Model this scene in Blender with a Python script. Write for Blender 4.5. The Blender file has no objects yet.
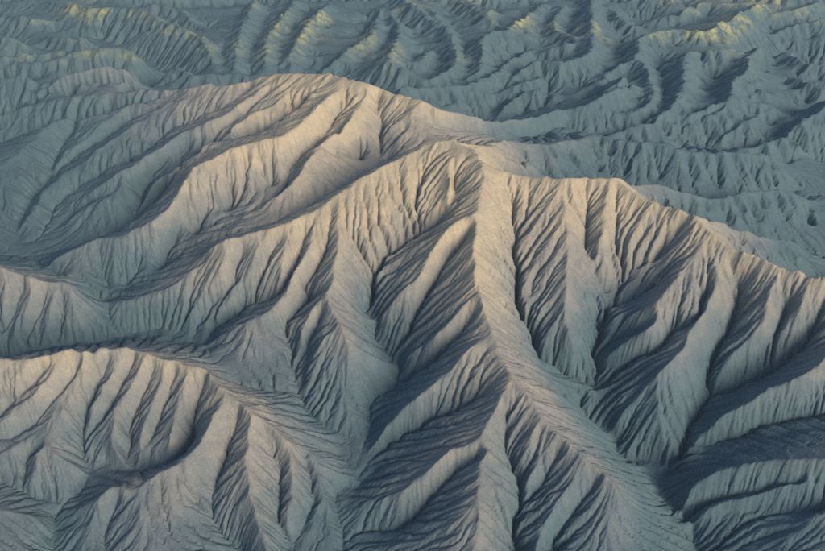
import bpy, math
import numpy as np

# ------------------------------------------------------------------ camera, sky, sun, exposure
SC = bpy.context.scene
CAM_Z, PITCH, FPX = 505.0, math.radians(33.0), 792.0        # FPX: focal length in photo pixels (825 wide)
cam_d = bpy.data.cameras.new("camera")
cam_d.sensor_width = 36.0
cam_d.lens = 36.0 * FPX / 825.0
cam_d.clip_start, cam_d.clip_end = 1.0, 60000.0
cam = bpy.data.objects.new("camera", cam_d)
SC.collection.objects.link(cam)
cam.location = (0, 0, CAM_Z)
cam.rotation_euler = (math.pi / 2 - PITCH, 0, 0)
SC.camera = cam

SUN_AZ, SUN_EL = math.radians(-46.0), math.radians(26.0)    # azimuth of the sun, counted from +X (right) towards +Y (away)
w = bpy.data.worlds.new("World")
SC.world = w
w.use_nodes = True
nt = w.node_tree
bg = nt.nodes["Background"]
sky = nt.nodes.new("ShaderNodeTexSky")
sky.sky_type = 'NISHITA'
sky.sun_disc = False
sky.sun_elevation = SUN_EL
sky.sun_rotation = math.pi / 2 - SUN_AZ
sky.altitude = 1500
sky.ozone_density = 1.2
sky.air_density = 1.3
sky.dust_density = 0.4
nt.links.new(sky.outputs[0], bg.inputs[0])
bg.inputs[1].default_value = 0.108
sun_d = bpy.data.lights.new("sun", 'SUN')
sun_d.energy = 4.4
sun_d.angle = math.radians(26.0)
sun_d.color = (1.0, 0.83, 0.62)
sun = bpy.data.objects.new("sun", sun_d)
SC.collection.objects.link(sun)
sun.rotation_euler = (math.pi / 2 - SUN_EL, 0, SUN_AZ + math.pi / 2)
SC.cycles.use_denoising = False
SC.view_settings.view_transform = 'Standard'
SC.view_settings.look = 'None'
SC.view_settings.gamma = 1.0
SC.view_settings.use_curve_mapping = False
SC.view_settings.exposure = 0.50

# ------------------------------------------------------------------ terrain lines: (photo x, photo y, height in m)
def world(px, py, z):
    cp, sp = math.cos(PITCH), math.sin(PITCH)
    dx, u = px - 412.5, 275.5 - py
    dy, dz = FPX * cp + u * sp, -FPX * sp + u * cp
    t = (z - CAM_Z) / dz
    return (dx * t, dy * t, z)

RIDGES = []      # (object key, part name, points)
VALLEYS = []
def R(key, part, *pts):
    if key.startswith('far'): pts = [(x, y, z * 1.2) for x, y, z in pts]     # the far crests stand a little higher than first judged
    RIDGES.append((key, part, pts))
def V(*pts): VALLEYS.append(pts)

# --- the big central ridge
R('main', 'crest', (205,248,80), (228,240,91), (262,231,97), (290,221,104), (320,208,110), (343,190,120), (375,170,132), (400,158,138), (440,140,150), (470,146,147), (483,165,147), (500,170,140), (530,176,134), (563,178,138), (605,178,137), (615,178,138), (655,203,128), (693,216,128), (720,240,118), (755,258,112), (790,270,110), (825,281,108), (880,300,102))
R('main', 'spur', (228,240,90), (224,262,76), (214,282,60), (203,298,46), (180,318,28), (165,328,15))
R('main', 'spur', (262,231,96), (255,256,81), (245,280,61), (232,300,46), (215,316,34), (198,328,24))
R('main', 'spur', (292,221,103), (290,243,91), (283,262,79), (277,283,65), (272,297,51))
R('main', 'spur', (318,209,110), (312,238,94), (304,260,83), (292,278,74), (287,297,64), (264,314,56), (246,322,52), (244,338,44), (226,353,34), (212,364,36))
R('main', 'spur', (246,322,52), (222,335,38), (207,350,26))
R('main', 'spur', (246,330,50), (268,342,42), (288,356,33))
R('main', 'spur', (244,340,44), (262,362,33), (290,388,23))
R('main', 'spur', (343,190,120), (340,210,111), (338,232,100), (337,260,87), (332,285,76), (327,298,71), (332,312,66), (342,333,58), (349,345,52), (347,366,40), (343,398,26), (352,425,15))
R('main', 'spur', (327,298,71), (310,312,60), (299,338,43))
R('main', 'spur', (335,318,62), (318,345,47), (307,375,31))
R('main', 'spur', (349,345,52), (372,356,40), (393,366,27))
R('main', 'spur', (440,140,150), (447,163,142), (451,182,132), (448,203,118))
R('main', 'spur', (420,149,144), (424,175,128), (423,200,112), (415,225,96))
R('main', 'spur', (375,170,132), (380,200,115), (378,228,100))
R('main', 'spur', (483,165,147), (481,190,134), (480,210,125), (474,240,113), (478,290,94), (490,330,80), (504,364,74), (512,378,74), (530,399,70), (553,430,62), (585,460,54), (600,473,50), (615,487,45), (618,500,38), (607,530,28), (601,565,18))
R('main', 'spur', (477,214,125), (450,227,114), (432,252,99), (420,275,84), (405,290,72), (386,309,54), (374,321,40))
R('main', 'spur', (478,292,94), (462,308,82), (437,335,63), (408,356,37))
R('main', 'spur', (490,337,78), (470,350,73), (454,368,63), (420,397,45), (392,425,28), (375,446,15))
R('main', 'spur', (512,378,74), (499,402,67), (482,434,58), (481,442,56), (486,454,54), (479,468,50), (476,500,44), (477,525,38), (473,565,30))
R('main', 'spur', (481,440,56), (468,446,52), (450,454,47), (432,468,40), (414,483,32), (396,493,24), (362,503,12))
R('main', 'spur', (477,505,44), (458,520,36), (430,535,25), (395,545,14))
R('main', 'spur', (540,414,66), (532,437,55), (521,464,40))
R('main', 'spur', (553,430,62), (545,448,52), (526,482,36))
R('main', 'spur', (586,461,54), (571,485,43), (547,520,29), (533,550,20))
R('main', 'spur', (479,470,50), (497,490,41), (512,515,27))
R('main', 'spur', (506,367,73), (535,374,55), (565,385,32), (592,393,19))
R('main', 'spur', (532,400,70), (556,413,56), (583,425,39))
R('main', 'spur', (563,178,138), (560,200,126), (565,230,110), (568,265,94), (565,300,77), (566,325,63), (573,348,46), (577,368,26))
R('main', 'spur', (530,176,134), (529,200,120), (525,225,105))
R('main', 'spur', (566,310,71), (550,335,53), (541,352,38))
R('main', 'spur', (566,250,100), (548,275,85), (527,300,65))
R('main', 'spur', (613,179,138), (607,205,123), (600,240,104), (594,262,89))
R('main', 'spur', (627,187,134), (623,208,121), (612,240,101), (600,268,85))
R('main', 'spur', (654,203,128), (652,217,120), (656,236,108), (645,262,90), (622,278,74))
R('main', 'spur', (696,221,125), (690,250,109), (680,275,97), (659,303,83), (655,322,72), (645,332,65), (620,346,48), (603,360,33))
R('main', 'spur', (697,232,120), (694,258,107), (695,285,94), (697,315,77))
R('main', 'spur', (656,303,83), (640,310,71), (615,322,54))
R('main', 'spur', (718,239,118), (715,260,107), (716,282,95), (708,302,86), (692,330,73), (685,350,64), (661,373,53), (659,398,39), (662,425,25), (667,459,6))
R('main', 'spur', (660,385,46), (635,400,32), (615,425,15))
R('main', 'spur', (778,268,110), (770,290,97), (765,312,85), (763,322,79), (745,341,65), (724,371,43), (713,388,30))
R('main', 'spur', (800,273,109), (806,290,100), (800,312,87))
R('main', 'spur', (870,310,95), (845,338,84), (818,365,72), (792,382,62), (755,399,48), (720,420,32), (695,444,17))
R('right', 'crest', (900,455,58), (825,460,50), (775,462,43), (740,467,35), (712,475,27), (692,486,17), (684,506,7))
R('right', 'spur', (825,474,41), (780,487,31), (735,503,19), (705,513,11))
R('right', 'spur', (900,490,39), (850,502,35), (815,516,29), (790,536,21), (760,570,9))
V((508,180,131), (512,210,111), (516,235,97), (515,262,84), (519,300,65), (518,316,58), (530,333,46), (534,353,35), (547,364,28), (572,378,21), (594,386,17))
V((587,186,131), (588,222,107), (589,260,87), (603,290,67), (605,302,61), (598,320,49), (600,342,35), (593,352,30), (600,372,22), (599,388,16), (577,401,14), (590,418,8), (604,432,4), (613,441,1), (620,455,-1), (630,462,-1), (650,461,-2), (668,466,-3), (669,474,-4), (658,490,-4), (668,505,-5), (685,520,-5), (697,552,-9), (705,590,-11))
V((680,231,112), (652,262,86), (622,284,69), (605,296,61))
V((655,287,75), (628,300,62), (606,309,55))
V((650,326,64), (620,338,46), (601,348,35))
V((704,300,78), (699,322,72), (672,333,61), (661,348,52), (626,365,35), (602,374,23))
V((728,262,103), (738,288,85), (733,320,65), (711,361,41), (705,378,32), (710,396,23), (691,424,14), (686,442,10), (682,457,7), (669,466,5))
V((792,285,99), (786,308,82), (782,322,73), (760,360,48), (736,381,34), (711,393,24))
V((825,300,93), (812,332,69), (790,360,49), (755,380,35), (712,396,23))
V((900,395,52), (840,408,43), (805,417,35), (770,426,28), (740,436,21), (700,447,15), (687,450,14))
V((870,470,44), (825,480,34), (755,492,21), (720,500,12), (700,508,6), (690,518,4))
V((900,500,32), (825,508,23), (750,512,13), (703,518,7), (688,522,4))
V((557,555,7), (556,538,15), (580,505,29), (598,480,43))
V((514,570,1), (516,538,11), (517,520,16), (521,495,24), (517,472,32), (507,447,43), (507,415,56))
V((521,500,24), (541,484,33), (560,454,47))
V((453,168,137), (454,188,123), (450,210,108), (432,229,94), (405,244,82), (385,257,72), (378,270,65), (372,286,56), (370,305,44), (365,317,37), (373,326,33), (385,355,24), (391,362,22), (401,368,20), (397,385,17), (384,395,15), (371,405,13), (370,432,10), (367,450,9), (372,467,8), (362,485,6), (338,495,3), (342,530,0), (345,560,-3), (347,590,-5))
V((468,235,106), (448,261,88), (430,290,68), (417,313,53), (411,328,45), (400,346,31), (391,360,22))
V((474,318,76), (450,345,54), (428,366,37), (401,384,17))
V((488,395,57), (453,410,39), (410,433,20), (373,455,9))
V((480,458,45), (455,475,33), (440,490,24), (409,522,9), (372,531,3), (343,532,0))
V((334,212,108), (327,245,88), (315,270,72), (305,285,62), (310,300,53), (289,319,43), (286,332,38), (295,346,32), (291,362,26), (300,391,18))
V((305,235,92), (297,262,76), (286,288,60), (274,300,48), (250,305,38), (240,313,33), (226,321,27), (213,333,22), (205,346,18))
V((276,245,86), (266,268,72), (256,290,52), (243,308,34))
V((243,250,80), (236,275,62), (226,295,46), (208,312,32), (192,338,17))
V((320,320,51), (308,345,36), (301,388,18))
V((222,380,34), (250,388,26), (297,395,18), (317,422,13), (350,437,10), (339,447,9), (358,472,7), (365,484,6))
# --- near left ridge
R('near', 'crest', (-60,372,79), (-30,364,76), (0,357,74), (30,361,72), (65,350,75), (95,353,73), (130,347,75), (145,355,72), (190,365,69), (205,371,68), (222,388,65), (252,415,58), (275,432,49), (293,448,39), (312,460,27), (340,474,13))
R('near', 'spur', (30,361,72), (15,385,58), (-8,405,44), (-30,420,34))
R('near', 'spur', (65,350,75), (52,375,64), (35,395,55), (15,414,44), (-10,430,35))
R('near', 'spur', (95,353,73), (85,374,62), (65,404,46), (50,430,36), (47,440,34), (57,456,29), (72,465,23), (86,472,17))
R('near', 'spur', (47,440,34), (36,466,25), (28,485,15))
R('near', 'spur', (47,440,34), (25,443,30), (0,452,27), (-30,460,22))
R('near', 'spur', (125,348,75), (115,375,60), (101,400,47), (89,424,34))
R('near', 'spur', (145,355,72), (137,380,58), (124,405,45), (114,428,36), (114,448,28), (126,465,19))
R('near', 'spur', (168,360,70), (160,388,55), (149,418,41), (141,445,27), (136,463,18))
R('near', 'spur', (192,366,69), (186,385,59), (176,415,45), (171,440,34), (169,458,22))
R('near', 'spur', (222,388,65), (211,428,53), (196,450,46), (185,461,41), (165,472,37), (149,480,34), (135,490,30), (120,488,30), (107,491,27), (94,512,17), (86,540,7), (80,565,1))
R('near', 'spur', (136,489,30), (140,515,25), (144,540,19), (150,570,12))
R('near', 'spur', (180,464,39), (185,490,29), (200,505,17))
R('near', 'spur', (252,415,58), (247,445,49), (244,466,43), (247,487,37), (257,520,28), (265,542,21), (275,575,12))
R('near', 'spur', (244,470,43), (228,490,29), (220,512,16))
R('near', 'spur', (292,448,39), (294,482,29), (297,502,22), (286,523,12))
R('near', 'spur', (318,463,23), (322,482,18), (328,505,11), (330,535,4))
R('near', 'spur', (-40,500,26), (0,512,20), (30,516,14), (48,530,6))
V((48,368,64), (30,388,51), (5,410,39), (-25,435,31), (-60,445,25))
V((80,364,65), (70,382,54), (46,412,39), (25,430,30), (0,441,25), (-40,452,19))
V((110,360,65), (98,385,49), (90,410,35), (84,435,23), (84,450,18), (90,468,12))
V((135,362,62), (122,385,49), (104,415,35), (87,438,23))
V((154,370,60), (141,400,42), (131,430,26), (129,466,14))
V((178,370,61), (166,400,45), (155,427,30), (145,450,21), (133,468,14))
V((206,380,59), (197,402,46), (193,425,34), (192,446,24), (176,461,18), (150,469,16), (130,471,14), (105,466,13), (90,471,12), (80,490,8), (62,508,4), (54,522,1), (53,545,-2), (55,580,-5))
V((40,447,26), (28,460,19), (22,487,10), (36,498,6), (60,505,4))
V((-40,478,15), (0,483,12), (22,489,10))
V((118,500,20), (108,525,10), (105,560,2))
V((238,408,55), (231,440,40), (220,468,26), (213,490,18), (213,510,13), (218,530,7), (236,547,2), (250,575,-3))
V((263,428,48), (274,446,37), (279,475,25), (279,520,10), (288,545,1), (292,580,-4))
V((304,458,24), (311,485,15), (312,510,7), (300,533,2), (293,550,-1))
# --- the hill at the left edge
R('lefthill', 'crest', (-60,262,84), (-25,262,80), (0,266,75), (12,272,71), (25,278,67), (35,280,65), (50,283,62), (72,285,57), (80,299,45), (90,317,30), (103,335,15))
R('lefthill', 'spur', (12,272,71), (5,297,54), (-5,320,35), (-15,338,21))
R('lefthill', 'spur', (35,280,65), (30,300,52), (20,325,32), (8,342,19))
R('lefthill', 'spur', (60,284,59), (55,305,46), (46,330,27), (40,346,14))
R('lefthill', 'spur', (72,287,57), (73,308,43), (75,336,19))
V((24,285,58), (15,312,38), (2,335,20))
V((47,290,55), (40,315,36), (25,340,18))
V((63,298,46), (60,318,32), (58,344,11))
V((-60,368,4), (-30,362,6), (0,358,8), (40,350,10), (60,346,11), (110,341,12), (125,338,13), (145,333,13), (170,331,14), (178,342,16), (195,343,17), (205,346,18))
V((440,148,117), (410,158,106), (377,174,94), (352,186,89), (330,196,87), (290,215,82), (252,230,77), (228,241,74), (203,262,66), (170,288,49), (145,299,40), (108,305,29), (113,325,20), (117,340,15))
V((78,290,36), (90,297,26), (108,305,16))
# --- upper left ridge with its long lit spur
R('upleft', 'crest', (275,74,139), (300,73,145), (330,75,149), (345,77,151), (370,85,147), (400,96,137), (424,102,136), (445,112,124), (480,118,108), (520,120,92), (545,115,80), (560,110,70))
R('upleft', 'spur', (345,77,151), (334,92,145), (320,109,139), (295,131,129), (282,139,127), (255,141,126), (240,146,123), (203,163,111), (188,175,103), (180,197,90), (160,220,75), (135,231,67), (120,237,62), (97,240,56), (60,256,44), (45,264,36))
R('upleft', 'spur', (255,141,126), (250,165,107), (238,195,79), (226,222,49))
R('upleft', 'spur', (222,153,117), (218,185,92), (205,215,64), (195,238,42))
R('upleft', 'spur', (200,164,111), (196,192,90), (182,222,62), (172,248,42), (160,272,28))
R('upleft', 'spur', (160,220,75), (156,236,62), (142,262,40), (125,290,22))
R('upleft', 'spur', (97,240,56), (100,262,40), (108,288,24))
R('upleft', 'spur', (97,240,56), (82,262,42), (78,282,34))
R('upleft', 'spur', (282,139,127), (278,165,105), (270,190,79))
R('upleft', 'spur', (366,93,142), (358,110,135), (345,126,127), (320,145,118), (305,165,110), (288,189,97), (260,208,82), (242,220,74))
R('upleft', 'spur', (368,88,147), (358,115,130), (353,132,118), (350,150,102), (360,170,74))
R('upleft', 'spur', (424,102,137), (411,125,122), (396,145,107), (386,162,89))
R('upleft', 'spur', (424,102,136), (434,124,112), (455,130,102), (490,137,86), (515,145,72))
R('upleft', 'spur', (275,74,139), (262,92,126), (235,110,113), (215,122,104), (185,131,95), (175,138,89), (150,157,77), (135,168,70), (118,173,66), (105,183,56), (90,196,43), (73,207,30), (55,216,21))
R('upleft', 'spur', (120,173,66), (122,189,56), (113,201,49), (100,202,47), (84,208,39), (70,222,28), (58,236,19))
R('upleft', 'spur', (300,73,145), (280,100,127), (250,118,114), (225,135,101), (200,150,90), (180,165,77), (160,180,64), (146,198,48), (137,212,36))
R('upleft', 'spur', (330,75,149), (308,98,135), (288,114,123), (272,130,111))
R('upleft', 'crest', (275,74,139), (262,77,133), (235,85,121), (200,85,115), (190,89,110), (180,88,105), (160,92,97), (140,89,95), (107,95,86), (60,100,75), (32,105,67), (0,116,54), (-40,128,42))
R('upleft', 'spur', (55,102,72), (35,113,61), (10,121,49), (-20,132,39))
R('upleft', 'spur', (195,88,110), (187,103,100), (155,110,90), (131,127,79), (118,137,72), (100,150,62), (84,161,52), (65,173,45), (46,190,37), (32,209,30), (20,228,19))
R('upleft', 'spur', (187,103,100), (152,103,93), (135,103,89), (126,106,85), (100,127,69), (85,140,59), (68,153,47), (55,168,35))
R('upleft', 'spur', (126,106,85), (82,118,72), (57,120,67), (32,139,56), (15,155,49), (0,167,44), (-25,182,38), (-50,200,32))
R('upleft', 'spur', (33,139,56), (32,160,44), (42,178,32))
R('upleft', 'spur', (0,167,44), (10,192,33), (14,212,22))
R('upleft', 'spur', (16,154,49), (20,178,37), (24,198,27))
R('upleft', 'spur', (-25,182,38), (-12,205,28), (0,226,17))
V((305,105,120), (285,124,108), (255,137,92), (225,152,76), (195,172,60), (170,192,45), (140,218,30), (115,233,24), (85,246,20), (55,252,17), (35,256,15), (10,256,12), (-40,254,8))
V((270,92,123), (245,113,107), (222,129,97), (195,142,84), (170,157,70), (151,176,55), (143,193,43), (136,216,31))
V((252,88,118), (225,106,102), (190,120,85), (165,136,71), (140,155,59), (115,166,51), (85,183,36), (60,202,25), (45,226,18), (35,252,15))
V((113,187,54), (95,200,38), (75,213,25), (52,230,18))
V((131,188,56), (133,205,40), (128,224,28))
V((165,109,85), (130,121,70), (110,135,59), (90,149,47), (65,165,35), (45,183,25), (25,215,15), (18,242,12))
V((110,113,62), (85,126,54), (65,141,45), (56,160,35), (48,182,25))
V((186,98,90), (150,107,76), (120,113,65), (95,122,55), (60,127,47), (25,134,40), (0,142,34), (-40,158,26))
V((200,92,86), (180,96,74), (140,98,62), (100,103,54), (30,114,43), (0,122,35), (-40,130,28))
V((340,105,131), (325,135,111), (292,169,94), (285,190,86), (252,209,77), (236,232,74))
V((377,100,129), (380,130,111), (380,155,94), (377,173,93))
V((348,105,132), (337,125,120), (340,155,105), (352,180,90))
V((470,128,90), (500,134,78), (530,138,66), (560,128,52), (590,134,46), (640,136,40), (700,148,34), (760,152,26), (800,160,20), (850,165,14))
V((60,276,32), (42,266,22), (34,258,15))
# --- ridges behind the central crest on the right
R('backa', 'crest', (473,148,145), (490,147,122), (507,141,107), (525,144,98), (545,145,91), (570,141,87), (598,136,84), (620,141,83), (655,142,82), (672,149,77), (705,152,72), (740,154,64), (770,156,54), (784,166,38))
R('backb', 'crest', (615,178,138), (630,184,115), (657,185,96), (685,192,84), (707,199,72), (720,199,70), (732,194,70), (755,191,68), (785,190,62), (800,197,50), (815,206,36))
R('backc', 'crest', (693,216,128), (710,222,113), (720,222,109), (740,230,98), (760,237,84), (785,240,62), (800,246,46))
V((505,190,94), (540,206,52), (600,203,40), (650,212,36), (700,212,32), (745,206,26), (790,192,20), (830,195,14), (880,200,8))
V((645,222,84), (660,230,70), (685,240,56), (720,246,43), (760,253,32), (800,255,22), (850,255,14))
V((720,250,96), (735,265,82), (770,287,54), (810,280,34), (860,275,20))
# --- far badlands
R('far01', 'crest', (840,95,66), (825,108,62), (805,120,55), (795,132,48), (770,142,42), (745,148,38))
R('far02', 'crest', (763,2,70), (750,8,72), (743,11,74), (720,25,74), (700,30,72), (675,29,72), (645,35,72), (639,42,70), (637,55,67), (612,70,60), (600,82,55), (575,92,45))
R('far02', 'spur', (640,60,67), (647,70,65), (650,98,61), (630,112,55), (600,123,47))
R('far02', 'spur', (628,75,74), (612,90,70), (590,103,65))
R('far02', 'spur', (635,85,54), (620,100,48), (595,112,41))
R('far03', 'crest', (735,49,64), (727,50,66), (695,51,70), (685,58,70), (682,92,66), (667,110,60), (650,122,54), (615,134,45))
R('far04', 'crest', (760,48,58), (750,55,64), (748,68,66), (733,82,67), (731,95,67), (710,107,61), (680,120,50), (668,128,42))
R('far04', 'spur', (731,97,67), (745,99,62), (770,105,54), (782,112,44))
R('far04', 'spur', (748,80,60), (762,90,54), (776,98,46))
R('far05', 'crest', (766,112,46), (755,118,50), (740,126,46), (722,138,38))
R('far05', 'spur', (718,117,46), (690,124,46), (665,136,40))
R('far06', 'crest', (592,-15,66), (592,5,68), (592,28,70), (590,50,68), (570,60,70), (538,60,68), (527,67,62), (508,80,50))
R('far07', 'crest', (562,5,60), (553,25,60), (574,38,62), (568,45,62), (555,48,58), (538,54,50))
R('far08', 'crest', (545,2,60), (535,10,62), (510,27,70), (495,31,72), (483,37,70), (482,50,64), (480,68,58), (463,81,46))
R('far09', 'crest', (535,48,50), (510,60,56), (495,72,58), (462,85,57), (425,88,59), (400,87,65))
R('far09', 'spur', (560,96,46), (535,90,52), (515,97,46), (505,108,40))
R('far10', 'crest', (430,8,56), (440,20,60), (452,38,62), (455,62,60), (440,75,56), (420,86,50))
R('far11', 'crest', (395,-8,66), (410,4,69), (425,15,64), (436,28,56))
R('far12', 'crest', (390,12,56), (400,30,60), (394,45,64), (386,60,70), (375,73,56), (362,80,46))
R('far12', 'spur', (386,60,71), (408,72,61), (425,80,52))
R('far13', 'crest', (378,8,54), (372,32,62), (350,48,64), (340,55,62), (322,70,48))
R('far14', 'crest', (330,2,64), (320,11,68), (307,25,66), (292,50,62), (290,70,48))
R('far15', 'crest', (296,0,56), (272,30,62), (266,50,62), (267,70,48))
R('far16', 'crest', (255,0,56), (247,15,60), (237,40,62), (235,70,50))
R('far17', 'crest', (50,2,60), (85,6,70), (130,8,74), (160,19,72), (192,32,66), (206,45,62), (216,66,48))
R('far17', 'spur', (150,5,60), (180,10,58), (190,20,52), (205,28,46))
R('far18', 'crest', (-40,40,58), (0,37,62), (15,40,60), (38,51,46))
R('far19', 'crest', (45,36,48), (62,38,54), (82,40,54), (98,46,42))
R('far20', 'crest', (-40,60,54), (0,58,60), (32,54,64), (82,49,70), (110,48,72), (122,48,70), (135,58,60), (143,68,46))
R('far20', 'spur', (82,50,70), (55,59,63), (18,65,55), (-20,72,47))
R('far21', 'crest', (-40,82,58), (0,79,68), (20,76,74), (45,81,70), (72,75,82), (100,70,86), (122,70,86), (135,80,74), (150,92,58))
R('far21', 'spur', (20,76,74), (0,92,58), (-25,104,46))
R('far21', 'spur', (72,75,82), (45,90,66), (15,102,50))
R('far22', 'crest', (158,84,52), (166,76,60), (175,68,68), (190,75,66), (205,75,66), (237,74,66), (262,76,66))
R('far23', 'crest', (820,0,64), (800,8,64), (775,14,58), (760,24,48))
R('far23', 'spur', (860,28,52), (820,22,54), (790,26,50), (770,36,42))
R('far24', 'crest', (850,70,50), (812,64,54), (795,56,56), (782,50,50))
R('far24', 'spur', (830,92,44), (810,84,50), (795,78,46))
R('far29', 'crest', (455,0,54), (472,8,58), (488,18,60), (502,26,54))
R('far29', 'spur', (398,62,52), (415,62,56), (425,54,56), (434,48,50))
R('far30', 'crest', (502,92,44), (515,84,52), (532,80,54), (550,80,48))
R('far30', 'spur', (572,96,45), (588,86,52), (604,79,55))
R('far30', 'spur', (570,110,57), (592,100,65), (618,92,69))
R('far31', 'crest', (700,66,46), (704,80,50), (700,94,46))
R('far31', 'spur', (660,58,48), (662,78,52), (662,98,48))
R('far32', 'crest', (520,20,54), (530,30,58), (526,42,52))
R('far32', 'spur', (605,30,50), (612,45,54), (606,60,50))
R('far25', 'crest', (470,2,58), (490,10,63), (478,22,55))
R('far26', 'crest', (610,8,56), (622,18,60), (640,26,54))
R('far26', 'spur', (700,4,56), (680,12,62), (655,16,56))
R('far27', 'crest', (0,12,56), (30,18,58), (60,22,50))
R('far28', 'crest', (-20,-8,62), (60,-12,70), (140,-6,66), (200,-4,60), (240,-10,56))
R('far28', 'spur', (300,-14,66), (360,-8,64), (420,-12,68), (500,-6,66), (560,-12,64))
R('far28', 'spur', (600,-14,68), (660,-7,66), (720,-12,70), (790,-5,68), (850,-10,62))
R('far28', 'spur', (-20,-24,68), (120,-20,74), (260,-26,70), (400,-20,74), (540,-26,70), (680,-20,74), (850,-24,70))
R('far27', 'spur', (100,26,48), (130,30,50), (150,38,44))

# ------------------------------------------------------------------ graded terrain grid (cells grow with distance)
NC = globals().get('NC_OVERRIDE', 980)
Y_APEX, Y0, Y1 = -328.0, 351.0, 2340.0
WID = 1.02                                                 # sheet width per metre of (Y - Y_APEX)
NR = int(math.log((Y1 - Y_APEX) / (Y0 - Y_APEX)) / (WID / (NC - 1))) + 1
rng = np.random.default_rng(7)

def grid_xy(nr, nc):
    r = np.linspace(0, 1, nr)[:, None]
    D = (Y0 - Y_APEX) * ((Y1 - Y_APEX) / (Y0 - Y_APEX)) ** r
    X = np.linspace(-.5, .5, nc)[None, :] * WID * D
    return X, np.broadcast_to(D + Y_APEX, (nr, nc)).copy(), D
def to_rc(x, y, nr, nc):
    D = y - Y_APEX
    r = np.log(D / (Y0 - Y_APEX)) / math.log((Y1 - Y_APEX) / (Y0 - Y_APEX)) * (nr - 1)
    c = (x / (WID * D) + .5) * (nc - 1)
    return r, c

def spline(pts):
    P = pts if isinstance(pts, np.ndarray) else np.array([world(*p) for p in pts])
    Q = np.vstack([2 * P[0] - P[1], P, 2 * P[-1] - P[-2]])
    out = []
    for i in range(1, len(Q) - 2):
        a, b, c, d = Q[i - 1], Q[i], Q[i + 1], Q[i + 2]
        n = max(2, int(np.linalg.norm((c - b)[:2]) / .35))
        t = np.linspace(0, 1, n, endpoint=False)[:, None]
        s = .5 * ((2 * b) + (c - a) * t + (2 * a - 5 * b + 4 * c - d) * t * t + (3 * b - a - 3 * c + d) * t ** 3)
        s[:, 2] = (b + (c - b) * t)[:, 2] * .5 + s[:, 2] * .5
        out.append(s)
    out.append(P[-1:])
    return np.vstack(out)

def noise1(n, step):
    k = max(4, int(n / step) + 4)
    return np.interp(np.linspace(0, k - 1.01, n), np.arange(k), rng.normal(size=k))

def value_noise(nr, nc, cells, amp=1.0):
    gr, gc = max(2, int(nr / cells)) + 3, max(2, int(nc / cells)) + 3
    g = rng.normal(size=(gr, gc))
    r = np.linspace(0, gr - 3.001, nr) + .5; c = np.linspace(0, gc - 3.001, nc) + .5
    ri, ci = r.astype(int), c.astype(int)
    fr, fc = (r - ri)[:, None], (c - ci)[None, :]
    fr, fc = fr * fr * (3 - 2 * fr), fc * fc * (3 - 2 * fc)
    a = g[ri][:, ci]; b = g[ri][:, ci + 1]; d = g[ri + 1][:, ci]; e = g[ri + 1][:, ci + 1]
    return amp * ((a * (1 - fc) + b * fc) * (1 - fr) + (d * (1 - fc) + e * fc) * fr)

ridge_pts, valley_pts = [], []
for i, (k, part, pts) in enumerate(RIDGES):
    s = spline(pts)
    n = len(s)
    env = np.minimum(1, np.minimum(np.arange(n), np.arange(n)[::-1]) / 20)
    s[:, 2] += env * (noise1(n, 60) * .8 + noise1(n, 20) * .35)
    s[:, 0] += env * (noise1(n, 45) * .8)
    s[:, 1] += env * (noise1(n, 45) * .8)
    ridge_pts.append(s)
for pts in VALLEYS:
    s = spline(pts)
    n = len(s)
    env = np.minimum(1, np.minimum(np.arange(n), np.arange(n)[::-1]) / 20)
    s[:, 0] += env * (noise1(n, 40) * 1.2)
    s[:, 1] += env * (noise1(n, 40) * 1.2)
    valley_pts.append(s)

OWNER = list(range(len(RIDGES)))
def comb(i, step, reach, side=-1, rs=.42, gs=.70, t0=0.0, t1=1.0, own=False):
    """short ribs and gullies down one flank of a crest, in metres on the ground"""
    s = ridge_pts[i]
    key = RIDGES[i][0]
    L = np.r_[0, np.cumsum(np.hypot(*np.diff(s[:, :2], axis=0).T))]
    pos, rib = t0 * L[-1] + step * .6, True
    while pos < t1 * L[-1] - step * .4:
        k = int(np.searchsorted(L, pos))
        a, b = s[max(0, k - 25)], s[min(len(s) - 1, k + 25)]
        t = (b - a)[:2]; t /= np.linalg.norm(t) + 1e-6
        n = np.array([-t[1], t[0]]); n *= side * (1 if n[1] > 0 else -1)
        n = n + t * rng.normal() * .22; n /= np.linalg.norm(n)
        ln = reach * rng.uniform(.75, 1.1)
        d = np.linspace(0, ln, 8)
        bend = rng.normal() * .1 * d * d / ln
        x = s[k, 0] + n[0] * d - n[1] * bend; y = s[k, 1] + n[1] * d + n[0] * bend
        if own:                                             # stop where the next ridge takes over
            q = FARPTS[FARPTS[:, 3] != i]
            u = (q[None, :, 2] - np.hypot(x[:, None] - q[None, :, 0], y[:, None] - q[None, :, 1])).max(1)
            ok = s[k, 2] - 1.05 * d > u
            m = len(d) if ok.all() else int(np.argmin(ok))
            if m < 4: rib = not rib; pos += step * .5; continue
            d, x, y = d[:m], x[:m], y[:m]
        if rib:
            z = s[k, 2] - rs * d * (1 + .35 * d / ln) + .4
            ridge_pts.append(spline(np.c_[x, y, z])); OWNER.append(i if own else len(RIDGES)); RIDGES.append((key, 'spur', None))
        else:
            z = s[k, 2] - gs * d - .6
            valley_pts.append(spline(np.c_[x, y, z][1:]))
        rib = not rib
        pos += step * .5 * rng.uniform(.75, 1.25)
for i in range(len(RIDGES)):
    key, part, _ = RIDGES[i]
    if part != 'crest': continue
    if key == 'backa': comb(i, 22, 44, t0=.08)
    if key == 'backb': comb(i, 20, 34, t0=.12)
    if key == 'backc': comb(i, 16, 26, t0=.1)
    if key == 'upleft' and RIDGES[i][2][1][0] == 262: comb(i, 22, 26, t0=.3, rs=.42, gs=.6)

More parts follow.
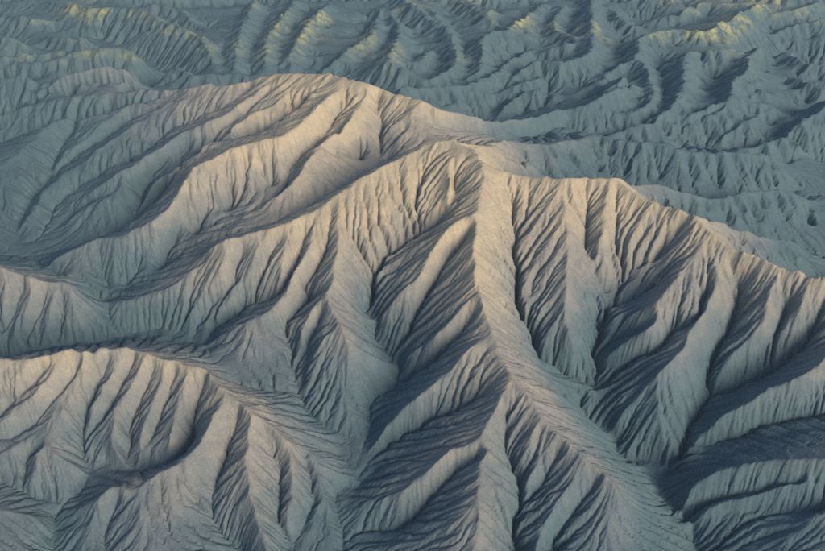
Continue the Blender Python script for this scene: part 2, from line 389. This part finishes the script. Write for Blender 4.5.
FARPTS = np.vstack([np.c_[s[::24], np.full(len(s[::24]), i)] for i, s in enumerate(ridge_pts)])
FARPTS = FARPTS[FARPTS[:, 1] > 850]
for i in range(len(OWNER)):
    if RIDGES[i][0].startswith('far') and RIDGES[i][2] is not None:
        for side in (-1, 1): comb(i, 23, 28, side, rs=.46, gs=.85, own=True)

def rasterise(lines, nr, nc, label=False):
    zs = np.zeros(nr * nc); ct = np.zeros(nr * nc); lab = np.full(nr * nc, -1)
    for i, s in enumerate(lines):
        r, c = to_rc(s[:, 0], s[:, 1], nr, nc)
        r, c = np.rint(r).astype(int), np.rint(c).astype(int)
        ok = (r >= 0) & (r < nr) & (c >= 0) & (c < nc)
        idx = r[ok] * nc + c[ok]
        np.add.at(zs, idx, s[ok, 2]); np.add.at(ct, idx, 1)
        lab[idx[lab[idx] < 0]] = OWNER[i] if label else i
    m = ct > 0
    zs[m] /= ct[m]
    return zs.reshape(nr, nc), m.reshape(nr, nc), lab.reshape(nr, nc)

# far country: valleys halfway between the traced crests
cr_, cc_ = NR // 4, NC // 4
Xc, Yc, Dc = grid_xy(cr_, cc_)
sub = np.vstack([np.c_[s[::24], np.full(len(s[::24]), i)] for i, s in enumerate(ridge_pts) if OWNER[i] == i])
far = sub[sub[:, 1] > 770]
best = np.full(cr_ * cc_, -1e9); blab = np.full(cr_ * cc_, -1); bz = np.zeros(cr_ * cc_)
xf, yf = Xc.ravel(), Yc.ravel()
sel = np.where(yf > 840)[0]
for ch in np.array_split(sel, max(1, len(sel) * len(far) // 20_000_000)):
    d = np.hypot(xf[ch][:, None] - far[None, :, 0], yf[ch][:, None] - far[None, :, 1])
    u = far[None, :, 2] - 1.0 * d
    j = u.argmax(1)
    best[ch] = u[np.arange(len(ch)), j]; blab[ch] = far[j, 3]; bz[ch] = far[j, 2]
best = best.reshape(cr_, cc_); blab = blab.reshape(cr_, cc_); bz = bz.reshape(cr_, cc_)
edge = np.zeros_like(blab, bool)
edge[:-1] |= blab[:-1] != blab[1:]; edge[:, :-1] |= blab[:, :-1] != blab[:, 1:]
tz, tm, _ = rasterise(valley_pts, cr_, cc_)
near_t = tm.copy()
for _ in range(7):
    p = np.pad(near_t, 1); near_t = p[1:-1, 1:-1] | p[:-2, 1:-1] | p[2:, 1:-1] | p[1:-1, :-2] | p[1:-1, 2:]
keys = np.array([RIDGES[int(i)][0].startswith('far') if i >= 0 else False for i in range(-1, len(RIDGES))])
isfar = keys[blab + 1]
auto = edge & ~near_t & (bz - best > 7) & isfar
auto_z = np.maximum(best, 4.0)

BULGE = .3
def solve(nr, nc, init):
    rz, rm, _ = rasterise(ridge_pts, nr, nc)
    vz, vm, _ = rasterise(valley_pts, nr, nc)
    fix = rm | vm
    val = np.where(rm, rz, vz)
    if True:
        ar, ac = np.where(auto)
        r = np.rint(ar / (cr_ - 1) * (nr - 1)).astype(int); c = np.rint(ac / (cc_ - 1) * (nc - 1)).astype(int)
        k = ~fix[r, c]
        if nr <= cr_:
            fix[r[k], c[k]] = True; val[r[k], c[k]] = auto_z[ar[k], ac[k]]
    h = np.where(fix, val, init)
    return h, fix, val

def relax(h, fix, val, n, om=1.0):
    for _ in range(n):
        p = np.pad(h, 1, mode='edge')
        a = .2 * (p[:-2, 1:-1] + p[2:, 1:-1] + p[1:-1, :-2] + p[1:-1, 2:]) + .05 * (p[:-2, :-2] + p[2:, 2:] + p[2:, :-2] + p[:-2, 2:])
        h = np.where(fix, val, a)
    return h

def resize(a, nr, nc):
    r = np.linspace(0, a.shape[0] - 1, nr); c = np.linspace(0, a.shape[1] - 1, nc)
    ri = np.minimum(r.astype(int), a.shape[0] - 2); ci = np.minimum(c.astype(int), a.shape[1] - 2)
    fr, fc = (r - ri)[:, None], (c - ci)[None, :]
    return (a[ri][:, ci] * (1 - fc) + a[ri][:, ci + 1] * fc) * (1 - fr) + (a[ri + 1][:, ci] * (1 - fc) + a[ri + 1][:, ci + 1] * fc) * fr

def membrane(what):
    h = None
    for lev in (32, 16, 8, 4, 2):
        nr, nc = max(12, NR // lev), max(12, NC // lev)
        init = np.full((nr, nc), 45.0) if h is None else resize(h, nr, nc)
        if what == 'height':
            h, fix, val = solve(nr, nc, init)
        else:
            rz, rm, _ = rasterise(ridge_pts, nr, nc)
            vz, vm, _ = rasterise(valley_pts, nr, nc)
            if lev >= 4:
                ar, ac = np.where(auto)
                r = np.rint(ar / (cr_ - 1) * (nr - 1)).astype(int); c = np.rint(ac / (cc_ - 1) * (nc - 1)).astype(int)
                vm[r, c] = True; vz[r, c] = auto_z[ar, ac]
            if what == 'level': fix, val = rm | vm, np.where(rm, 1.0, 0.0)
            elif what == 'crests': fix, val = rm, rz
            else: fix, val = vm & ~rm, vz
            h = np.where(fix, val, init)
        h = relax(h, fix, val, 300 if lev >= 8 else 120 if lev == 4 else 40)
    return h
h = membrane('height')
# round the slopes: gentle near the crests, steep down to the gullies
lev_t = np.clip(membrane('level'), 0, 1)
relief = np.clip(membrane('crests') - membrane('valleys'), 0, 45)
h = h + BULGE * relief * (1 - (1 - lev_t) ** 1.8 - lev_t)
h_base = h                                                  # half-resolution base form

# ------------------------------------------------------------------ erosion: implicit stream power on a jittered grid
RILL, SEED = .9, .7
DIRS = [(-1, -1), (-1, 0), (-1, 1), (0, -1), (0, 1), (1, -1), (1, 0), (1, 1)]
def jitter(nr, nc, amt):
    X, Y, D = grid_xy(nr, nc)
    cs = WID * D / (nc - 1)
    return X + cs * rng.uniform(-amt, amt, (nr, nc)), Y + cs * rng.uniform(-amt, amt, (nr, nc)), cs

def erode(h, X, Y, cs, iters, K, m, diff, hold, target, rnd, blur_n):
    nr, nc = h.shape
    N = nr * nc
    ids = np.arange(N).reshape(nr, nc)
    dist = []
    for dr, dc in DIRS:
        r0, r1 = max(0, -dr), nr - max(0, dr); c0, c1 = max(0, -dc), nc - max(0, dc)
        a = (slice(r0, r1), slice(c0, c1)); b = (slice(r0 + dr, r1 + dr), slice(c0 + dc, c1 + dc))
        dist.append((a, b, np.hypot(X[b] - X[a], Y[b] - Y[a]).astype(np.float32), dr * nc + dc))
    area = np.broadcast_to((cs * cs), (nr, nc)).ravel().astype(np.float64)
    rounds = int(math.log2(nr + nc)) + 1
    for it in range(iters):
        bs = np.zeros((nr, nc), np.float32); off = np.zeros((nr, nc), np.int64); bd = np.ones((nr, nc), np.float32)
        for a, b, d, o in dist:
            s = (h[a] - h[b]).astype(np.float32) / d
            if rnd: s = s * (1 + rnd * rng.random(s.shape, dtype=np.float32))
            k = s > bs[a]
            bs[a] = np.where(k, s, bs[a]); off[a] = np.where(k, o, off[a]); bd[a] = np.where(k, d, bd[a])
        rcv = (ids + off).ravel()
        root = rcv == ids.ravel()
        ptr = np.where(root, N, rcv)                        # N: a sink outside the sheet
        ptr = np.append(ptr, N)
        A = np.append(area, 0.0)
        p = ptr.copy()
        for _ in range(rounds):
            add = np.bincount(p, weights=A, minlength=N + 1)
            add[N] = 0
            A = A + add; A[N] = 0
            p = p[p]
        A = A[:N]
        F = K * A ** m / bd.ravel()
        F[root] = 0
        bb = np.where(root, 0.0, F / (1 + F)); aa = h.ravel() / (1 + F)
        p = np.where(root, ids.ravel(), rcv)
        for _ in range(rounds):
            aa = aa + bb * aa[p]; bb = bb * bb[p]; p = p[p]
        h = aa.reshape(nr, nc)
        if diff:
            q = np.pad(h, 1, mode='edge')
            h = h + diff * (.25 * (q[:-2, 1:-1] + q[2:, 1:-1] + q[1:-1, :-2] + q[1:-1, 2:]) - h)
        if hold:
            e = target - h
            st = max(1, blur_n)
            er = resize(box_down(e, st), nr, nc)
            h = h + hold * er
    return h, A.reshape(nr, nc)

def box_down(a, n):
    nr, nc = a.shape[0] // n, a.shape[1] // n
    b = a[:nr * n, :nc * n].reshape(nr, n, nc, n).mean((1, 3))
    p = np.pad(b, 1, mode='edge')
    return (p[:-2, 1:-1] + p[2:, 1:-1] + p[1:-1, :-2] + p[1:-1, 2:] + 2 * b) / 6

def smear(field, vr, vc, steps):
    """average a noise field along the fall line, so that it runs down the slopes as rills"""
    nr, nc = field.shape
    f = field.astype(np.float32).ravel()
    tot = field.astype(np.float32).copy(); wsum = 1.0
    for sgn in (1, -1):
        r, c = [a.astype(np.float32) for a in np.meshgrid(np.arange(nr), np.arange(nc), indexing='ij')]
        for k in range(steps):
            ri = np.clip(np.rint(r), 0, nr - 1).astype(np.int32); ci = np.clip(np.rint(c), 0, nc - 1).astype(np.int32)
            ix = ri * nc + ci
            r += sgn * vr.ravel()[ix]; c += sgn * vc.ravel()[ix]
            np.clip(r, 0, nr - 1.01, out=r); np.clip(c, 0, nc - 1.01, out=c)
            r0 = r.astype(np.int32); c0 = c.astype(np.int32); fr = r - r0; fc = c - c0
            ix = r0 * nc + c0
            wk = 1 - k / (steps + 1)
            tot += wk * ((f[ix] * (1 - fc) + f[ix + 1] * fc) * (1 - fr) + (f[ix + nc] * (1 - fc) + f[ix + nc + 1] * fc) * fr)
            wsum += wk
    t = tot / wsum
    return t / t.std()

nr2, nc2 = h_base.shape
X2, Y2, cs2 = jitter(nr2, nc2, .25)
def fall_line(h, cs, n, sat):
    for _ in range(n):
        p = np.pad(h, 1, mode='edge'); h = .25 * (p[:-2, 1:-1] + p[2:, 1:-1] + p[1:-1, :-2] + p[1:-1, 2:])
    gr, gc = np.gradient(h)
    gl = np.hypot(gr, gc) + 1e-6
    return (-gr / gl).astype(np.float32), (-gc / gl).astype(np.float32), np.clip(gl / cs / sat, 0, 1.15) ** 1.2
vr, vc, slope2 = fall_line(h_base, cs2, 2, .42)
a1 = smear(value_noise(nr2, nc2, 10), vr, vc, 30)
a2 = smear(value_noise(nr2, nc2, 4.5), vr, vc, 20)
a3 = smear(value_noise(nr2, nc2, 2.2), vr, vc, 12)
seed = .9 * np.sqrt(a1 * a1 + .05) + .55 * np.sqrt(a2 * a2 + .04) + .22 * a3
h2 = h_base + SEED * (1 - .4 * np.clip((Y2 - 1050) / 300, 0, 1)) * cs2 * slope2 * (seed - seed.mean()) + cs2 * slope2 * value_noise(nr2, nc2, 18, .35)
h2, A2 = erode(h2, X2, Y2, cs2, 26, .017, .5, .035, .4, h_base, .10, 7)
X, Y, cs = jitter(NR, NC, .15)
h1 = resize(h2, NR, NC)

vr, vc, slope1 = fall_line(h1, cs, 3, .45)
s1 = smear(value_noise(NR, NC, 2.4) + .5 * rng.normal(size=(NR, NC)), vr, vc, 18)
s2 = smear(value_noise(NR, NC, 6.0), vr, vc, 30)
rill = .62 * np.sqrt(s2 * s2 + .012) + .42 * np.sqrt(s1 * s1 + .01)
h1 = h1 + RILL * (1 + .1 * np.clip((Y - 1050) / 300, 0, 1)) * cs * slope1 * (rill - rill.mean())
target = h1.copy()
H, AREA = erode(h1, X, Y, cs, 5, .010, .5, .02, .3, target, .05, 9)

# narrow stream beds in the valley bottoms
H = H - np.clip(.5 * np.log2(np.maximum(AREA, 1) / (80 * cs * cs)), 0, 3.0) * cs * .65

# ------------------------------------------------------------------ which crest every slope climbs to
_, _, lab = rasterise(ridge_pts, nr2, nc2, True)
Xr, Yr, csr = grid_xy(nr2, nc2)
ids = np.arange(nr2 * nc2).reshape(nr2, nc2)
bs = np.zeros((nr2, nc2)); up = ids.copy()
for dr, dc in DIRS:
    r0, r1 = max(0, -dr), nr2 - max(0, dr); c0, c1 = max(0, -dc), nc2 - max(0, dc)
    a = (slice(r0, r1), slice(c0, c1)); b = (slice(r0 + dr, r1 + dr), slice(c0 + dc, c1 + dc))
    s = (h_base[b] - h_base[a]) / math.hypot(dr, dc)
    k = s > bs[a]
    bs[a] = np.where(k, s, bs[a]); up[a] = np.where(k, ids[b], up[a])
up = up.ravel()
fl = lab.ravel()
on = fl >= 0
up[on] = np.where(on)[0]
for _ in range(12): up = up[up]
own = fl[up].reshape(nr2, nc2)
for _ in range(300):                                        # slopes that end on a nameless top take their neighbour's crest
    if (own >= 0).all(): break
    p = np.pad(own, 1, mode='edge')
    for q in (p[:-2, 1:-1], p[2:, 1:-1], p[1:-1, :-2], p[1:-1, 2:]):
        own = np.where(own < 0, q, own)
own[own < 0] = 0
for _ in range(3):                                          # drop stray cells
    p = np.pad(own, 1, mode='edge')
    u, d, l, r = p[:-2, 1:-1], p[2:, 1:-1], p[1:-1, :-2], p[1:-1, 2:]
    own = np.where((u == d) & (u != own), u, own); own = np.where((l == r) & (l != own), l, own)

# ------------------------------------------------------------------ materials
def clay_material():
    m = bpy.data.materials.new("badland_clay")
    m.use_nodes = True
    n, l = m.node_tree.nodes, m.node_tree.links
    bsdf = n["Principled BSDF"]
    bsdf.inputs["Roughness"].default_value = .95
    bsdf.inputs["Specular IOR Level"].default_value = .12
    geo = n.new("ShaderNodeNewGeometry")
    sep = n.new("ShaderNodeSeparateXYZ"); l.new(geo.outputs["Position"], sep.inputs[0])
    def noise(scale, detail=4, rough=.6):
        t = n.new("ShaderNodeTexNoise"); t.inputs["Scale"].default_value = scale
        t.inputs["Detail"].default_value = detail; t.inputs["Roughness"].default_value = rough
        l.new(geo.outputs["Position"], t.inputs["Vector"]); return t.outputs["Fac"]
    def math_(op, a, b, clamp=False):
        t = n.new("ShaderNodeMath"); t.operation = op; t.use_clamp = clamp
        for i, v in enumerate((a, b)):
            if isinstance(v, (int, float)): t.inputs[i].default_value = v
            else: l.new(v, t.inputs[i])
        return t.outputs[0]
    def mix(f, a, b, mode='MIX'):
        t = n.new("ShaderNodeMix"); t.data_type = 'RGBA'; t.blend_type = mode
        for s, v in ((t.inputs["Factor"], f), (t.inputs[6], a), (t.inputs[7], b)):
            if isinstance(v, tuple): s.default_value = (*v, 1)
            elif isinstance(v, (int, float)): s.default_value = v
            else: l.new(v, s)
        return t.outputs[2]
    # blue-grey low, buff high: clay colour, with valley shade and crest light painted in
    # (the painted shade climbs higher with distance and to the right)
    shade_rise = math_('ADD', math_('MULTIPLY', math_('SUBTRACT', sep.outputs[1], 430.0), .10), math_('MULTIPLY', math_('MAXIMUM', sep.outputs[0], -120.0), .07))
    light_by_height = math_('ADD', math_('DIVIDE', math_('SUBTRACT', math_('SUBTRACT', sep.outputs[2], 46.0), shade_rise), 80.0), .5)
    light_by_height = math_('ADD', light_by_height, math_('MULTIPLY', math_('SUBTRACT', noise(.014, 6, .65), .5), .8))
    light_by_height = math_('ADD', light_by_height, math_('MULTIPLY', math_('SUBTRACT', noise(.10, 4, .65), .5), .35))
    ramp = n.new("ShaderNodeValToRGB"); l.new(light_by_height, ramp.inputs[0])
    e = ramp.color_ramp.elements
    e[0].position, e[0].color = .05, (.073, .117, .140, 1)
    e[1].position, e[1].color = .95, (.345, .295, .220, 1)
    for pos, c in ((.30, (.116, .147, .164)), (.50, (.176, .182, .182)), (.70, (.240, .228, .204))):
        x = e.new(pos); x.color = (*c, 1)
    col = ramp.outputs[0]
    # popcorn crust: pale flecks, dark pores and cracks, coarse blotches
    col = mix(math_('MULTIPLY', math_('SUBTRACT', noise(.06, 5, .7), .38), 2.2, True), mix(1.0, col, (.86, .88, .90), 'MULTIPLY'), mix(1.0, col, (1.12, 1.10, 1.07), 'MULTIPLY'))
    col = mix(math_('MULTIPLY', math_('SUBTRACT', noise(.55, 5, .8), .50), 4.0, True), col, mix(1.0, col, (1.32, 1.29, 1.24), 'MULTIPLY'))
    col = mix(math_('MULTIPLY', math_('SUBTRACT', noise(.9, 5, .8), .50), 4.5, True), col, mix(1.0, col, (.62, .63, .66), 'MULTIPLY'))
    # yellow-green light on the far crests, painted into the colour in patches
    yel = math_('MULTIPLY', math_('MULTIPLY', math_('SUBTRACT', sep.outputs[1], 1250.0), .004, True), math_('MULTIPLY', math_('SUBTRACT', sep.outputs[2], 58.0), .05, True))
    yel = math_('MULTIPLY', yel, math_('MULTIPLY', math_('SUBTRACT', noise(.0045, 4, .6), .49), 8.0, True))
    yel = math_('MULTIPLY', yel, math_('MULTIPLY', math_('SUBTRACT', noise(.045, 6, .75), .42), 6.0, True))
    col = mix(math_('MULTIPLY', yel, .75), col, (.36, .34, .15))
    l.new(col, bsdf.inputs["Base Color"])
    b = n.new("ShaderNodeBump"); b.inputs["Strength"].default_value = .8; b.inputs["Distance"].default_value = .45
    l.new(math_('ADD', noise(.9, 6, .7), math_('MULTIPLY', noise(3.0, 3, .7), .4)), b.inputs["Height"])
    l.new(b.outputs[0], bsdf.inputs["Normal"])
    return m
CLAY = clay_material()

# ------------------------------------------------------------------ meshes: one object for each ridge, its crest slopes and spurs as parts
LABELS = {
    'main': 'large tan central ridge with its peak and long twisting spurs down to the foreground',
    'right': 'low dark blue-grey ridge at the lower right edge running into the drain',
    'near': 'ribbed tan ridge in the lower left foreground with spurs running down-left',
    'lefthill': 'small rounded hill with pale crest at the left edge, above the near ribbed ridge',
    'upleft': 'broad tan ridge left behind the central peak, long diagonal spurs sweeping down-left',
    'backa': 'fluted blue-grey ridge right behind the central peak, highest of three there',
    'backb': 'middle fluted blue-grey ridge behind the right half of the central crest',
    'backc': 'shortest fluted ridge just behind the right shoulder of the central crest',
    'far01': 'ridge at the right edge behind the highest fluted back ridge',
    'far02': 'long winding far ridge with yellow-green crest, upper right',
    'far03': 'blue far ridge hooking down from just below the winding yellow-crested one',
    'far04': 'stepped blue far ridge right of the hooked one, with short side spurs',
    'far05': 'low small far ridge at the foot of the stepped one, right side',
    'far06': 'tall curved far ridge sweeping left at its foot, right of top centre',
    'far07': 'short hooked far ridge inside the bend of the tall curved one',
    'far08': 'far ridge with pale yellow shoulder, just right of top centre',
    'far09': 'low far ridge curving behind the right shoulder of the broad tan ridge',
    'far10': 'inner curved far ridge at top centre, opening to the left',
    'far11': 'short yellowish far ridge at the top edge, above the inner curved one',
    'far12': 'star-shaped far hill with pointed top, behind the broad tan ridge',
    'far13': 'blue far ridge just left of the star-shaped hill, running down-left',
    'far14': 'yellow-flecked blue far ridge descending towards the broad tan ridge top',
    'far15': 'straight blue far ridge descending just left of the yellow-flecked one',
    'far16': 'second straight blue far ridge left of the yellow-flecked one',
    'far17': 'long arched far ridge at top left, curving down to the right',
    'far18': 'small low far ridge touching the left edge, under the long arch',
    'far19': 'tiny low far mound under the middle of the long arch, top left',
    'far20': 'pale-crested far ridge at upper left with a double left end',
    'far21': 'greyish ridge at the left edge, nearest of those behind the broad tan ridge',
    'far22': 'low blue ridge just behind the left crest of the broad tan ridge',
    'far23': 'yellow-tinged far ridge in the top right corner',
    'far24': 'short blue far ridge at the right edge, below the top right corner',
    'far25': 'small pointed far hill on the top edge, just right of centre',
    'far26': 'short far ridges on the top edge above the winding yellow-crested one',
    'far27': 'faint low far ridges in the top left corner',
    'far28': 'line of the most distant ridges along the top edge',
    'far29': 'thin far ridge between the inner curved one and the yellow-shouldered one',
    'far30': 'low layered far mounds in front of the tall curved ridge foot',
    'far31': 'small far mounds between the hooked ridge and the winding ridge',
    'far32': 'short far ridges either side of the tall curved one',
}
verts = np.stack([X, Y, H], -1).reshape(-1, 3).astype(np.float32)
gx = np.zeros((NR, NC, 3)); 
du = np.gradient(np.stack([X, Y, H], -1), axis=1); dv = np.gradient(np.stack([X, Y, H], -1), axis=0)
nrm = np.cross(du, dv); nrm /= np.linalg.norm(nrm, axis=-1, keepdims=True)
nrm = nrm.reshape(-1, 3).astype(np.float32)
rr, cc = np.meshgrid(np.arange(NR - 1), np.arange(NC - 1), indexing='ij')
v00 = (rr * NC + cc).ravel()
quads = np.stack([v00, v00 + 1, v00 + NC + 1, v00 + NC], 1)
fo = own[np.minimum((rr * nr2 // NR), nr2 - 1), np.minimum((cc * nc2 // NC), nc2 - 1)].ravel()
order = np.argsort(fo, kind='stable')
fs = fo[order]

def mesh_from(q):
    used, inv = np.unique(q, return_inverse=True)
    inv = inv.reshape(q.shape)
    me = bpy.data.meshes.new("slope")
    me.vertices.add(len(used)); me.vertices.foreach_set("co", verts[used].ravel())
    me.loops.add(q.size); me.loops.foreach_set("vertex_index", inv.ravel().astype(np.int32))
    me.polygons.add(len(q)); me.polygons.foreach_set("loop_start", np.arange(0, q.size, 4, dtype=np.int32))
    me.polygons.foreach_set("use_smooth", np.ones(len(q), bool))
    me.update(calc_edges=True)
    me.normals_split_custom_set_from_vertices(nrm[used])
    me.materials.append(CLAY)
    return me

roots = {}
for i, (key, part, pts) in enumerate(RIDGES):
    a, b = np.searchsorted(fs, i), np.searchsorted(fs, i + 1)
    if b - a < 3: continue
    if key not in roots:
        e = bpy.data.objects.new('ridge', None)
        SC.collection.objects.link(e)
        p = world(*pts[len(pts) // 2]); e.location = (p[0], p[1], 0)
        e["label"] = LABELS.get(key, key); e["category"] = "ridge"; e["kind"] = "structure"
        roots[key] = e
    me = mesh_from(quads[order[a:b]])
    o = bpy.data.objects.new(part, me)
    SC.collection.objects.link(o)
    o.parent = roots[key]
    o.matrix_parent_inverse = roots[key].matrix_world.inverted()
    o.location = (0, 0, 0)
    me.transform(__import__('mathutils').Matrix.Translation(-roots[key].location))

# ------------------------------------------------------------------ low ground all round, and the air above it
gr_, gc_ = 230, 300
gx = np.broadcast_to(np.linspace(-3400, 3400, gc_)[None, :], (gr_, gc_)); gy = np.broadcast_to(np.linspace(-900, 4200, gr_)[:, None], (gr_, gc_))
half = .5 * WID * np.maximum(gy - Y_APEX, 1)
away = np.maximum(np.maximum(np.abs(gx) - half, gy - Y1), Y0 - gy)          # metres outside the fine sheet
hill = 30 + 26 * (1 - 2 * np.abs(np.tanh(value_noise(gr_, gc_, 6)))) + 12 * (1 - 2 * np.abs(np.tanh(value_noise(gr_, gc_, 2.6))))
gz = -48 + (hill + 48) * np.clip((away - 15) / np.where(gy < Y0 + 60, 400, 140), 0, 1)
me = bpy.data.meshes.new("ground")
idx = (np.arange(gr_ - 1)[:, None] * gc_ + np.arange(gc_ - 1)[None, :]).ravel()
me.from_pydata(np.stack([gx, gy, gz], -1).reshape(-1, 3).tolist(), [], np.stack([idx, idx + 1, idx + gc_ + 1, idx + gc_], 1).tolist())
me.polygons.foreach_set("use_smooth", np.ones(len(me.polygons), bool))
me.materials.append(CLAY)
o = bpy.data.objects.new("ground", me)
SC.collection.objects.link(o)
o["label"] = "hilly clay ground beyond the ridges, outside the view"; o["category"] = "ground"; o["kind"] = "structure"

hm = bpy.data.materials.new("haze")
hm.use_nodes = True
hm.node_tree.nodes.remove(hm.node_tree.nodes["Principled BSDF"])
pv = hm.node_tree.nodes.new("ShaderNodeVolumePrincipled")
pv.inputs["Color"].default_value = (.62, .82, 1.0, 1)
pv.inputs["Density"].default_value = 0.000045
pv.inputs["Anisotropy"].default_value = .1
hm.node_tree.links.new(pv.outputs[0], hm.node_tree.nodes["Material Output"].inputs["Volume"])
me = bpy.data.meshes.new("haze")
me.from_pydata([(x, y, z) for z in (-60, 530) for y in (-950, 4250) for x in (-3450, 3450)], [], [(0, 2, 3, 1), (4, 5, 7, 6), (0, 1, 5, 4), (2, 6, 7, 3), (0, 4, 6, 2), (1, 3, 7, 5)])
me.materials.append(hm)
o = bpy.data.objects.new("haze", me)
SC.collection.objects.link(o)
o["label"] = "thin blue haze over the far ridges"; o["category"] = "haze"; o["kind"] = "stuff"
